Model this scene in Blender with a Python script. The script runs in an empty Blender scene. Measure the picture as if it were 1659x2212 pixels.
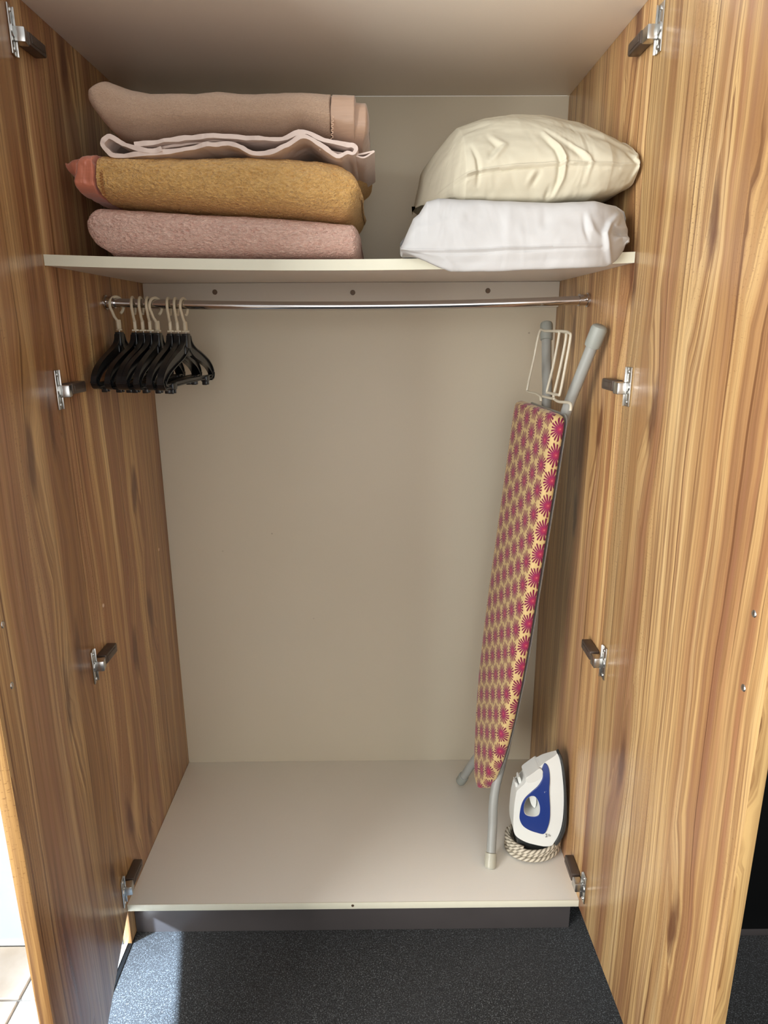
import bpy, bmesh, math, random
import numpy as np
from mathutils import Vector, noise, Matrix

# ------------------------------------------------------------------ camera, light, exposure
FPX = 1467.7
CAM = np.array([0.564, -1.2223, 1.2293])
PITCH, YAW, ROLL = -0.2670, 0.0064, -0.0051
def _axes():
    cy, sy = math.cos(YAW), math.sin(YAW); cp, sp = math.cos(PITCH), math.sin(PITCH)
    f = np.array([sy*cp, cy*cp, sp]); rt = np.array([cy, -sy, 0]); up = np.cross(rt, f)
    return rt*math.cos(ROLL)+up*math.sin(ROLL), -rt*math.sin(ROLL)+up*math.cos(ROLL), f
RT, UP, FW = _axes()
sc = bpy.context.scene
COL = sc.collection
cd = bpy.data.cameras.new('camera'); cam = bpy.data.objects.new('camera', cd); COL.objects.link(cam)
cam.matrix_world = Matrix(((RT[0], UP[0], -FW[0], CAM[0]), (RT[1], UP[1], -FW[1], CAM[1]), (RT[2], UP[2], -FW[2], CAM[2]), (0, 0, 0, 1)))
cd.sensor_fit = 'HORIZONTAL'; cd.sensor_width = 36; cd.lens = FPX/1659*36; cd.clip_start = 0.02
sc.camera = cam
world = bpy.data.worlds.new('room_light'); sc.world = world; world.use_nodes = True
bgn = world.node_tree.nodes['Background']; bgn.inputs[0].default_value = (1.0, 0.995, 0.98, 1); bgn.inputs[1].default_value = 0.80
def area(name, loc, target, sx, sy, power, color):
    l = bpy.data.lights.new(name, 'AREA'); l.shape = 'RECTANGLE'; l.size = sx; l.size_y = sy; l.energy = power; l.color = color
    o = bpy.data.objects.new(name, l); COL.objects.link(o); o.location = loc
    o.rotation_euler = (Vector(target)-Vector(loc)).to_track_quat('-Z', 'Y').to_euler()
    return o
area('side_window_light', (-1.35, -0.44, 0.66), (1.0, -0.44, 0.30), 0.85, 1.4, 4, (0.80, 0.91, 1.0))
area('left_room_light', (-1.9, -2.6, 1.25), (1.0, -0.15, 1.1), 1.5, 2.4, 180, (1.0, 0.985, 0.95))
sl = bpy.data.lights.new('carpet_patch_spot', 'SPOT'); sl.energy = 5200; sl.color = (0.62, 0.79, 1.0); sl.spot_size = math.radians(4.6); sl.spot_blend = 0.75; sl.shadow_soft_size = 0.13  # added spot, its narrow oval cone shaped to brighten only the carpet patch
so = bpy.data.objects.new('carpet_patch_spot', sl); COL.objects.link(so); so.location = (-1.20, -0.90, 0.90); so.scale = (3.2, 1, 1)
so.rotation_euler = (Vector((0.075, -0.15, -0.108))-so.location).to_track_quat('-Z', 'Y').to_euler()
area('front_window_light', (0.80, -3.2, 0.95), (0.55, 0.3, 0.75), 1.7, 2.0, 21, (1.0, 0.98, 0.95))
vs = sc.view_settings
vs.view_transform = 'Standard'; vs.look = 'None'; vs.gamma = 1; vs.use_curve_mapping = False; vs.exposure = 0.05

W, D, HS, HC, T = 1.0, 0.5086, 1.3485, 1.7311, 0.0172
FLOOR = -0.108
AL, AR, DW = 0.2069, 0.0300, 0.5056

def ray(u, v): return FW+RT*(u-829.5)/FPX-UP*(v-1106)/FPX
def at(u, v, ax, val):
    """point of the room seen at photo position u, v on the real plane axis=val"""
    d = ray(u, v); k = (val-CAM[ax])/d[ax]; return CAM+k*d

# ------------------------------------------------------------------ helpers
def tag(o, label=None, cat=None, group=None, kind=None):
    if label: o['label'] = label
    if cat: o['category'] = cat
    if group: o['group'] = group
    if kind: o['kind'] = kind
    return o
def empty(name, loc=(0, 0, 0), label=None, cat=None, group=None, rz=0):
    o = bpy.data.objects.new(name, None); o.empty_display_size = 0.05; COL.objects.link(o); o.location = loc; o.rotation_euler = (0, 0, rz)
    return tag(o, label, cat, group)
def link(name, me, mat, parent=None):
    o = bpy.data.objects.new(name, me); COL.objects.link(o)
    if mat: me.materials.append(mat)
    if parent: o.parent = parent
    return o
def obj(name, bm, mat, parent=None, smooth=True, ang=35):
    me = bpy.data.meshes.new(name); bmesh.ops.recalc_face_normals(bm, faces=bm.faces[:]); bm.to_mesh(me); bm.free()
    if smooth:
        me.shade_smooth(); me.set_sharp_from_angle(angle=math.radians(ang))
    return link(name, me, mat, parent)
def box(bm, x0, x1, y0, y1, z0, z1, bev=0, M=None, seg=2):
    g = bmesh.ops.create_cube(bm, size=1); vsn = g['verts']
    for v in vsn:
        v.co = Vector(((x0+x1)/2+v.co.x*(x1-x0), (y0+y1)/2+v.co.y*(y1-y0), (z0+z1)/2+v.co.z*(z1-z0)))
    fs = set(f for v in vsn for f in v.link_faces)
    if bev:
        es = list(set(e for v in vsn for e in v.link_edges))
        r = bmesh.ops.bevel(bm, geom=es, offset=bev, segments=seg, profile=0.5, affect='EDGES')
        vsn = list(set([v for v in r['verts']] + [v for v in vsn if v.is_valid]))
        # all verts of this island
        seen = set(); st = [vsn[0]]
        while st:
            v = st.pop()
            if v in seen: continue
            seen.add(v)
            for e in v.link_edges: st.append(e.other_vert(v))
        vsn = list(seen)
    if M is not None:
        for v in vsn: v.co = M @ v.co
    return vsn
def tube(bm, pts, r, n=10, closed=False, cap=True, prof=None):
    pts = [Vector(p) for p in pts]; N = len(pts); rings = []
    rr = r if isinstance(r, (list, tuple)) else [r]*N
    prev = None
    for i in range(N):
        if closed: t = pts[(i+1) % N]-pts[i-1]
        else: t = pts[min(i+1, N-1)]-pts[max(i-1, 0)]
        t.normalize()
        if prev is None:
            a = Vector((0, 0, 1)) if abs(t.z) < .9 else Vector((1, 0, 0))
            nrm = t.cross(a).normalized()
        else:
            nrm = (prev-t*prev.dot(t)).normalized()
        prev = nrm; b = t.cross(nrm)
        ring = []
        for k in range(n):
            a = 2*math.pi*k/n; q = rr[i]*(prof(a, i) if prof else 1)
            ring.append(bm.verts.new(pts[i]+(nrm*math.cos(a)+b*math.sin(a))*q))
        rings.append(ring)
    M_ = N if closed else N-1
    for i in range(M_):
        A, B = rings[i], rings[(i+1) % N]
        for k in range(n): bm.faces.new((A[k], A[(k+1) % n], B[(k+1) % n], B[k]))
    if cap and not closed:
        bm.faces.new(rings[0][::-1]); bm.faces.new(rings[-1])
def smooth_path(P, k=6, closed=False):
    P = [Vector(p) for p in P]; n = len(P); out = []
    for i in range(n if closed else n-1):
        if closed: a, b, c, d = P[i-1], P[i], P[(i+1) % n], P[(i+2) % n]
        else: a, b, c, d = P[max(i-1, 0)], P[i], P[i+1], P[min(i+2, n-1)]
        for j in range(k):
            t = j/k
            out.append(0.5*((2*b)+(c-a)*t+(2*a-5*b+4*c-d)*t*t+(3*b-a-3*c+d)*t**3))
    if not closed: out.append(P[-1])
    return out
def interp(x, tab):
    xs = [a for a, _ in tab]; ys = [b for _, b in tab]
    return float(np.interp(x, xs, ys))

# ------------------------------------------------------------------ material helpers
class G:
    def __init__(s, name):
        s.m = bpy.data.materials.new(name); s.m.use_nodes = True; s.nt = s.m.node_tree; s.n = s.nt.nodes
        s.p = s.n['Principled BSDF']; s.out = s.n['Material Output']
    def put(s, sock, v):
        if hasattr(v, 'links') or isinstance(v, bpy.types.NodeSocket): s.nt.links.new(v, sock)
        elif v is not None: sock.default_value = v
    def math(s, op, a, b=None, c=None, clamp=False):
        n = s.n.new('ShaderNodeMath'); n.operation = op; n.use_clamp = clamp
        s.put(n.inputs[0], a)
        if b is not None: s.put(n.inputs[1], b)
        if c is not None: s.put(n.inputs[2], c)
        return n.outputs[0]
    def coords(s, kind='Object'):
        t = s.n.new('ShaderNodeTexCoord'); x = s.n.new('ShaderNodeSeparateXYZ'); s.nt.links.new(t.outputs[kind], x.inputs[0])
        return x.outputs[0], x.outputs[1], x.outputs[2], t.outputs[kind]
    def vec(s, a, b, c=0.0):
        n = s.n.new('ShaderNodeCombineXYZ'); s.put(n.inputs[0], a); s.put(n.inputs[1], b); s.put(n.inputs[2], c); return n.outputs[0]
    def noise(s, v, scale, detail=2.0, rough=0.5, dist=0.0):
        n = s.n.new('ShaderNodeTexNoise'); s.put(n.inputs['Vector'], v); n.inputs['Scale'].default_value = scale
        n.inputs['Detail'].default_value = detail; n.inputs['Roughness'].default_value = rough; n.inputs['Distortion'].default_value = dist
        return n.outputs[0]
    def voronoi(s, v, scale, rnd=1.0, feature='F1', dim='3D'):
        n = s.n.new('ShaderNodeTexVoronoi'); n.voronoi_dimensions = dim; n.feature = feature; s.put(n.inputs['Vector'], v); n.inputs['Scale'].default_value = scale; n.inputs['Randomness'].default_value = rnd
        return n
    def ramp(s, f, stops):
        n = s.n.new('ShaderNodeValToRGB'); s.put(n.inputs[0], f); e = n.color_ramp.elements
        while len(e) < len(stops): e.new(0.5)
        for k, (p, c) in enumerate(stops):
            e[k].position = p; e[k].color = c if len(c) == 4 else (*c, 1)
        return n.outputs[0]
    def rng(s, f, a, b, c=0.0, d=1.0):
        n = s.n.new('ShaderNodeMapRange'); s.put(n.inputs[0], f)
        for i, q in enumerate((a, b, c, d)): n.inputs[i+1].default_value = q
        return n.outputs[0]
    def mix(s, f, a, b, mode='MIX'):
        n = s.n.new('ShaderNodeMix'); n.data_type = 'RGBA'; n.blend_type = mode
        s.put(n.inputs[0], f); s.put(n.inputs[6], a if not isinstance(a, tuple) else (*a[:3], 1)); s.put(n.inputs[7], b if not isinstance(b, tuple) else (*b[:3], 1))
        return n.outputs[2]
    def bump(s, h, strength, dist=0.001):
        n = s.n.new('ShaderNodeBump'); n.inputs['Strength'].default_value = strength; n.inputs['Distance'].default_value = dist
        s.put(n.inputs['Height'], h); s.nt.links.new(n.outputs[0], s.p.inputs['Normal'])
    def set(s, **k):
        for a, b in k.items():
            s.put(s.p.inputs[a.replace('_', ' ')], b if not (isinstance(b, tuple) and len(b) == 3) else (*b, 1))
        return s.m
def srgb(r, g, b):
    f = lambda c: (c/255/12.92) if c/255 <= .04045 else ((c/255+.055)/1.055)**2.4
    return (f(r), f(g), f(b))
def plain(name, col, rough=.5, metal=0, nscale=40, var=.06, spec=.5, **k):
    g = G(name); _, _, _, P = g.coords()
    n = g.noise(P, nscale, 3)
    c = g.mix(n, tuple(x*(1-var) for x in col), tuple(min(1, x*(1+var)) for x in col))
    g.set(Base_Color=c, Roughness=rough, Metallic=metal)
    g.p.inputs['Specular IOR Level'].default_value = spec
    for a, b in k.items(): g.p.inputs[a.replace('_', ' ')].default_value = b
    return g.m

def wood(name, seed, tint=(1, 1, 1), redlo=0.51):
    g = G(name); x, y, z, P = g.coords()
    u = g.math('ADD', g.math('ADD', y, g.math('MULTIPLY', x, 0.83)), seed*3.17)
    zz = g.math('ADD', z, seed*1.7)
    uw0 = g.math('ADD', u, g.math('MULTIPLY', g.math('SUBTRACT', g.noise(g.vec(g.math('MULTIPLY', u, 9), g.math('MULTIPLY', zz, 6)), 1.0, 3), 0.5), 0.05))
    # knots: sparse elongated spots that also push the grain aside
    vk = g.voronoi(g.vec(g.math('MULTIPLY', uw0, 8.0), g.math('MULTIPLY', zz, 2.0)), 1.0, dim='2D')
    dk = vk.outputs['Distance']
    sx = g.n.new('ShaderNodeSeparateColor'); g.nt.links.new(vk.outputs['Color'], sx.inputs[0])
    has = g.math('GREATER_THAN', sx.outputs[0], 0.66)
    push = g.math('MULTIPLY', g.math('MULTIPLY', g.rng(dk, 0.0, 0.42, 1.0, 0.0), has), 0.035)
    w1 = g.math('MULTIPLY', g.math('SUBTRACT', g.noise(g.vec(g.math('MULTIPLY', u, 2.5), g.math('MULTIPLY', zz, 1.1)), 1.0, 2), 0.5), 0.045)
    w2 = g.math('MULTIPLY', g.math('SUBTRACT', g.noise(g.vec(g.math('MULTIPLY', u, 14), g.math('MULTIPLY', zz, 5)), 1.0, 2), 0.5), 0.010)
    uu = g.math('ADD', g.math('ADD', u, w1), g.math('ADD', w2, push))
    band = g.noise(g.vec(g.math('MULTIPLY', uu, 19), g.math('MULTIPLY', zz, 0.34)), 1.0, 3, 0.6)
    col = g.ramp(band, [(0.30, srgb(146, 106, 78)), (0.42, srgb(178, 138, 92)), (0.52, srgb(206, 170, 116)), (0.68, srgb(222, 192, 140))])
    red = g.noise(g.vec(g.math('MULTIPLY', uu, 24), g.math('MULTIPLY', zz, 0.6), 3.3), 1.0, 3, 0.55)
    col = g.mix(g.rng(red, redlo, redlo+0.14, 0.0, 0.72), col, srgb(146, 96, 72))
    mid = g.noise(g.vec(g.math('MULTIPLY', uu, 80), g.math('MULTIPLY', zz, 0.9), 1.1), 1.0, 2)
    col = g.mix(g.rng(mid, 0.46, 0.68, 0.0, 0.62), col, srgb(158, 116, 74))
    fine = g.noise(g.vec(g.math('MULTIPLY', uu, 190), g.math('MULTIPLY', zz, 2.2), 7.7), 1.0, 3, 0.6)
    col = g.mix(g.rng(fine, 0.46, 0.66, 0.0, 0.74), col, srgb(132, 94, 62))
    line = g.noise(g.vec(g.math('MULTIPLY', uu, 115), g.math('MULTIPLY', zz, 1.2), 12.7), 1.0, 2, 0.5)
    col = g.mix(g.rng(line, 0.62, 0.68, 0.0, 0.70), col, srgb(98, 60, 36))
    vf = g.noise(g.vec(g.math('MULTIPLY', uu, 420), g.math('MULTIPLY', zz, 4), 2.2), 1.0, 2)
    col = g.mix(g.rng(vf, 0.5, 0.7, 0.0, 0.35), col, srgb(132, 90, 58))
    # knot core
    core = g.math('MULTIPLY', g.rng(g.math('ADD', dk, g.math('MULTIPLY', g.noise(g.vec(g.math('MULTIPLY', u, 60), g.math('MULTIPLY', zz, 16)), 1, 3), 0.14)), 0.13, 0.22, 0.8, 0.0), has)
    col = g.mix(core, col, srgb(92, 54, 36))
    # pore flecks
    fl = g.noise(g.vec(g.math('MULTIPLY', u, 170), g.math('MULTIPLY', zz, 330), 5), 1.0, 2, 0.6)
    fm = g.rng(g.noise(g.vec(g.math('MULTIPLY', uu, 9), g.math('MULTIPLY', zz, 1.1), 9), 1.0, 2), 0.50, 0.62)
    col = g.mix(g.math('MULTIPLY', g.rng(fl, 0.60, 0.68, 0.0, 0.6), fm), col, srgb(112, 70, 40))
    if tint != (1, 1, 1): col = g.mix(1.0, col, tint, 'MULTIPLY')
    g.set(Base_Color=col, Roughness=g.rng(fine, 0.3, 0.7, 0.27, 0.36))
    g.p.inputs['Specular IOR Level'].default_value = 0.5
    g.bump(g.math('ADD', fine, fl), 0.12, 0.0006)
    return g.m

M = {}
M['wood_l'] = wood('laminate_left_shade_tone', 1.0, redlo=0.44)  # same board as the right; redder streaks paint in its shaded look
M['wood_r'] = wood('laminate_right', 2.3)
M['wood_dl'] = wood('laminate_door_left_shade_tone', 1.0, redlo=0.44)  # door likewise: shaded tone put into the colour by extra red streaks
M['wood_dr'] = wood('laminate_door_right', 2.3)
M['edge'] = wood('laminate_edge', 5.1, (0.80, 0.72, 0.60))
def melamine(name, col, marks=0.0):
    g = G(name); x, y, z, P = g.coords()
    n = g.noise(P, 3, 3); n2 = g.noise(P, 260, 2)
    c = g.mix(n, tuple(a*.95 for a in col), tuple(min(1, a*1.03) for a in col))
    c = g.mix(g.rng(n2, .35, .75, 0, .06), c, tuple(a*.8 for a in col))
    if marks:   # small scuffs
        s = g.noise(g.vec(g.math('MULTIPLY', x, 5), g.math('MULTIPLY', z, 7), 2), 1.0, 5, .7)
        v = g.voronoi(P, 9.0); k = g.rng(v.outputs['Distance'], .012, .03, marks, 0)
        c = g.mix(g.math('MULTIPLY', k, g.rng(s, .5, .6)), c, srgb(110, 90, 70))
    g.set(Base_Color=c, Roughness=.42)
    g.p.inputs['Specular IOR Level'].default_value = 0.4
    g.bump(n2, .05, .0004)
    return g.m
M['back'] = melamine('cream_back_board', srgb(214, 206, 186), .5)
M['white'] = melamine('white_melamine', srgb(222, 214, 206))
M['white2'] = melamine('white_melamine_base', srgb(238, 236, 228))
M['band'] = plain('ivory_edge_band', srgb(222, 220, 200), .4, var=.03)
M['rail'] = melamine('white_rail_strip', srgb(205, 198, 186))
M['top'] = melamine('white_top_board', srgb(242, 233, 222))
M['kick'] = plain('charcoal_kickboard', srgb(70, 66, 66), .38, nscale=12, var=.15)
M['chrome'] = plain('chrome', (.62, .60, .60), .13, 1, var=.02)
M['nickel'] = plain('nickel', (.62, .62, .60), .28, 1, var=.05)
M['cover'] = plain('hinge_arm_cover', srgb(84, 72, 64), .35, .3)
M['screw'] = plain('screw_brown', srgb(100, 82, 66), .45, .5)
M['cap'] = plain('screw_cap_pale', srgb(215, 185, 160), .5)
M['black'] = plain('black_plastic', srgb(20, 22, 25), .28, var=.1)
M['cream'] = plain('cream_plastic', srgb(214, 202, 176), .4)
M['pin'] = plain('steel_pin', (.5, .48, .45), .3, 1)
M['greyleg'] = plain('grey_painted_steel', srgb(152, 154, 150), .38, var=.03)
M['greycap'] = plain('grey_foot_cap', srgb(146, 150, 144), .5, var=.04)
M['clearcap'] = plain('worn_clear_cap', srgb(178, 176, 160), .35, var=.08)
M['wire'] = plain('ivory_coated_wire', srgb(196, 190, 172), .4)
M['ironwhite'] = plain('iron_white_plastic', srgb(212, 214, 210), .3, var=.015)
M['ironblue'] = plain('iron_blue_plastic', srgb(30, 52, 118), .3, var=.05)
M['sole'] = plain('iron_dark_sole', srgb(58, 60, 60), .35, .2)
M['ironink'] = plain('grey_print', srgb(120, 122, 126), .5)
M['blackpanel'] = plain('black_laminate', srgb(10, 11, 12), .6, spec=.2)
M['wallpaint'] = plain('white_wall_paint', srgb(168, 180, 194), .7, nscale=8, var=.02)

def carpet():
    g = G('charcoal_carpet'); x, y, z, P = g.coords()
    n1 = g.noise(P, 400, 3, .8); n2 = g.noise(P, 900, 2, .6); n3 = g.noise(P, 7, 3)
    c = g.ramp(n1, [(.38, srgb(8, 9, 9)), (.49, srgb(26, 28, 29)), (.58, srgb(68, 71, 73)), (.67, srgb(140, 146, 150))])
    c = g.mix(g.rng(n2, .5, .7, 0, .5), c, srgb(40, 40, 44))
    c = g.mix(g.rng(n3, .4, .7, 0, .25), c, srgb(50, 51, 54))
    g.set(Base_Color=c, Roughness=1.0); g.p.inputs['Specular IOR Level'].default_value = .1
    g.p.inputs['Sheen Weight'].default_value = .25; g.p.inputs['Sheen Roughness'].default_value = .5
    g.bump(n1, .9, .0022)
    return g.m
M['carpet'] = carpet()
def tilemat():
    g = G('cream_stone_tile'); x, y, z, P = g.coords()
    n = g.noise(P, 9, 5, .6); c = g.ramp(n, [(.3, srgb(182, 168, 150)), (.7, srgb(206, 198, 186))])
    g.set(Base_Color=c, Roughness=.35); return g.m
M['tile'] = tilemat()
M['grout'] = plain('grey_grout', srgb(150, 146, 140), .9)

def fleece(name, dark, light, scale, amt, bumpd, zs=1.6):
    g = G(name); x, y, z, P = g.coords()
    V = g.vec(x, y, g.math('MULTIPLY', z, zs))
    n = g.noise(V, scale, 3, .6, .8); n2 = g.noise(V, scale*3.2, 2, .6); n3 = g.noise(V, 6, 3)
    c = g.mix(g.rng(n, .30, .72), dark, light)
    c = g.mix(g.rng(n3, .35, .7, 0, .22), c, tuple(a*.82 for a in light))
    c = g.mix(g.rng(n2, .45, .7, 0, amt), c, tuple(min(1, a*1.15) for a in light))
    g.set(Base_Color=c, Roughness=1.0); g.p.inputs['Specular IOR Level'].default_value = .08
    g.p.inputs['Sheen Weight'].default_value = .25; g.p.inputs['Sheen Roughness'].default_value = .6
    g.bump(g.math('ADD', n, g.math('MULTIPLY', n2, .3)), .8, bumpd)
    return g.m
M['pink'] = fleece('pink_fleece', srgb(226, 170, 152), srgb(252, 216, 198), 130, .3, .014, 2.2)
M['mustard'] = fleece('mustard_fleece', srgb(214, 158, 82), srgb(246, 200, 126), 160, .3, .012)
M['taupe'] = fleece('taupe_fleece', srgb(184, 152, 128), srgb(206, 176, 150), 300, .4, .004)
def satin(name, col, ribz=True, k=260):
    g = G(name); x, y, z, P = g.coords()
    n = g.noise(g.vec(g.math('MULTIPLY', x, 12), g.math('MULTIPLY', y, 40), g.math('MULTIPLY', z, k)), 1.0, 3)
    c = g.mix(n, tuple(a*.9 for a in col), tuple(min(1, a*1.08) for a in col))
    g.set(Base_Color=c, Roughness=.38); g.p.inputs['Sheen Weight'].default_value = .3
    g.bump(n, .35, .002); return g.m
M['terra'] = satin('terracotta_satin', srgb(204, 124, 98))
M['tsatin'] = satin('taupe_satin', srgb(186, 154, 130))
M['thread_t'] = plain('taupe_thread', srgb(222, 190, 164), .8)
M['thread_o'] = plain('brown_thread', srgb(150, 96, 52), .8)
def cotton(name, col, wr=1.0):
    g = G(name); x, y, z, P = g.coords()
    n = g.noise(P, 9, 3, .55, .6); n2 = g.noise(P, 700, 2)
    n3 = g.noise(g.vec(g.math('MULTIPLY', x, 16), g.math('MULTIPLY', y, 6), g.math('MULTIPLY', z, 6)), 1.0, 2, .5, 1.2)
    c = g.mix(n2, tuple(a*.97 for a in col), col)
    g.set(Base_Color=c, Roughness=.85); g.p.inputs['Specular IOR Level'].default_value = .2
    g.p.inputs['Subsurface Weight'].default_value = .0
    g.bump(g.math('ADD', g.math('ADD', n, n3), g.math('MULTIPLY', n2, .01)), .35*wr, .02)
    return g.m
M['pillow_cream'] = cotton('cream_cotton', srgb(198, 192, 172), 1.0)
M['pillow_white'] = cotton('white_cotton', srgb(190, 190, 190), .5)
M['sheet'] = cotton('dusty_white_sheet', srgb(228, 210, 200), 1.0)

# ------------------------------------------------------------------ the setting
def slab(name, x0, x1, y0, y1, z0, z1, mat, kind=None, parent=None):
    bm = bmesh.new(); box(bm, x0, x1, y0, y1, z0, z1); o = obj(name, bm, mat, parent, smooth=False)
    if kind: o['kind'] = kind
    return o
fl = slab('floor', -0.004, 3.2, -3.6, 0.62, FLOOR-.05, FLOOR, M['carpet'], 'structure')
fl['label'] = 'dark charcoal speckled carpet in front of the wardrobe'
ft = slab('floor', -3.2, -0.016, -3.6, 0.62, FLOOR-.05, FLOOR-.006, M['grout'], 'structure')
ft['label'] = 'pale cream tiled floor left of the wardrobe'
# tiles with recessed joints
S = .40; gx0, gy0 = -.187, -.129
bm0 = bmesh.new(); box(bm0, 0, S-.005, 0, S-.005, -.008, 0, .0015, seg=1); tm = bpy.data.meshes.new('tile'); bm0.to_mesh(tm); bm0.free(); tm.materials.append(M['tile'])
for i in range(-4, 1):
    for j in range(-6, 1):
        xa = gx0+i*S+.0025; ya = gy0+j*S+.0025; xb = xa+S-.005; yb = ya+S-.005
        if xb > -.016 or yb > -.004:     # cut pieces along the carpet and the wall
            xb = min(xb, -.0185); yb = min(yb, -.003)
            b = bmesh.new(); box(b, xa, xb, ya, yb, FLOOR-.008, FLOOR, .0015, seg=1); obj('tile', b, M['tile'], ft, smooth=False)
        else:
            o = bpy.data.objects.new('tile', tm); COL.objects.link(o); o.parent = ft; o.location = (xa, ya, FLOOR)
tr = slab('trim_1', -.016, -.0085, -3.6, .05, FLOOR-.02, FLOOR+.003, plain('aluminium_strip', (.8, .8, .78), .35, .7), 'structure')
tr['label'] = 'bright metal strip between tiles and carpet'
tr = slab('trim_2', -.0085, .001, -3.6, .05, FLOOR-.02, FLOOR+.0015, M['blackpanel'], 'structure'); tr['label'] = 'black carpet edging beside the metal strip'
wl = slab('wall_left', -3.2, -.022, .004, .14, FLOOR-.05, 2.4, M['wallpaint'], 'structure'); wl['label'] = 'bright bluish white wall left of the wardrobe'
bs = slab('baseboard_left', -3.2, -.022, -.001, .004, FLOOR, FLOOR+.012, plain('white_skirting_bead', srgb(232, 238, 240), .5), 'structure')
bs['label'] = 'thin white bead at the foot of the left wall'
wr = slab('wall_right', 1.022, 3.2, .10, .2, FLOOR-.05, 2.4, plain('dark_wall', srgb(40, 40, 42), .8), 'structure'); wr['label'] = 'dark wall right of the wardrobe'
bc = empty('black_cabinet', (1.7, .03, FLOOR), 'black cabinet front right of the open right wardrobe door', 'cabinet')
b = bmesh.new(); box(b, -.64, .9, -.03, .065, .022, 2.3, .002); obj('front_panel', b, M['blackpanel'], bc)
b = bmesh.new(); box(b, -.64, .9, -.026, .06, .0, .020, .001); obj('plinth', b, M['kick'], bc)

# ------------------------------------------------------------------ wardrobe
ZT = HC+.018
wd = empty('wardrobe', (0, 0, 0), 'two-door wardrobe in golden brown timber laminate with cream interior, standing open', 'wardrobe')
def part(name, mat, *boxes, parent=wd, bev=.0006, label=None):
    bm = bmesh.new()
    for bx in boxes: box(bm, *bx, bev)
    o = obj(name, bm, mat, parent)
    if label: o['label'] = label
    return o
PS = {}
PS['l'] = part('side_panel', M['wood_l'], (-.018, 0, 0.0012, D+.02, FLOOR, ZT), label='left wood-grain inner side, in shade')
PS['r'] = part('side_panel', M['wood_r'], (W, W+.018, 0.0012, D+.02, -T, ZT), (W, W+.018, .32, D+.02, FLOOR, -T), label='right wood-grain inner side')
for k, x0 in (('l', -.018), ('r', W)):
    part('edge_strip', M['edge'], (x0, x0+.018, .0, .0012, FLOOR if k == 'l' else -T, ZT), parent=PS[k], bev=.0003)
# back panel, with a little unevenness at the joints
part('back_panel', M['back'], (0, W, D, D+.016, -T, ZT-.018))
base = part('base_board', M['white2'], (0.0003, W-.0003, .001, D, -T, 0), bev=.0004)
eb = part('edge_band', M['band'], (0.0003, W-.0003, -.0004, .0012, -T, 0), parent=base, bev=.0003)
b = bmesh.new(); bmesh.ops.create_cone(b, cap_ends=True, segments=16, radius1=.0032, radius2=.0028, depth=.0014, matrix=Matrix.Translation((.498, -.0008, -.008)) @ Matrix.Rotation(math.pi/2, 4, 'X')); obj('screw', b, M['screw'], base)
part('top_board', M['top'], (0, W, .0, D, HC, ZT))
part('kickboard', M['kick'], (0.001, .992, .030, .046, FLOOR+.0005, -T-.0005))
rs = part('rail_strip', M['rail'], (0.0005, W-.0005, D-.018, D-.0003, 1.272, HS-T-.0008))
for (u, v) in ((464, 631), (762, 632), (1054, 628)):
    p = at(u, v, 1, D-.018)
    b = bmesh.new()
    bmesh.ops.create_cone(b, cap_ends=True, segments=18, radius1=.0062, radius2=.0052, depth=.002, matrix=Matrix.Translation((p[0], D-.0188, p[2])) @ Matrix.Rotation(math.pi/2, 4, 'X'))
    bmesh.ops.create_cone(b, cap_ends=True, segments=6, radius1=.002, radius2=.002, depth=.001, matrix=Matrix.Translation((p[0], D-.0201, p[2])) @ Matrix.Rotation(math.pi/2, 4, 'X'))
    obj('screw', b, M['screw'], rs)
# shelf, sagging slightly at its front edge
def sag(x, y): return -.010*(1-(2*x-1)**2)*max(0, 1-y/D)
def sagging(name, x0, x1, y0, y1, z0, z1, mat, parent, n=28):
    bm = bmesh.new(); rows = []
    for i in range(n+1):
        x = x0+(x1-x0)*i/n
        rows.append([bm.verts.new((x, y, z+sag(x, max(0, y)))) for (y, z) in ((y0, z0), (y1, z0), (y1, z1), (y0, z1))])
    for i in range(n):
        for k in range(4): bm.faces.new((rows[i][k], rows[i][(k+1) % 4], rows[i+1][(k+1) % 4], rows[i+1][k]))
    bm.faces.new(rows[0]); bm.faces.new(rows[-1][::-1])
    return obj(name, bm, mat, parent, ang=30)
shelf = sagging('shelf', .0005, W-.0005, .0012, D-.0005, HS-T, HS, M['white'], wd)
sagging('edge_band', .0005, W-.0005, -.0003, .0012, HS-T-.0003, HS+.0003, M['band'], shelf)
# pale screw caps on the left inner side
for (u, v, r) in ((343, 1187, .0042), (223, 1308, .0042)):
    p = at(u, v, 0, 0.0)
    b = bmesh.new(); bmesh.ops.create_uvsphere(b, u_segments=14, v_segments=8, radius=r, matrix=Matrix.Translation((0.0, p[1], p[2])) @ Matrix.Diagonal((.35, 1, 1, 1)))
    obj('screw_cap', b, M['cap'], PS['l'])
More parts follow.
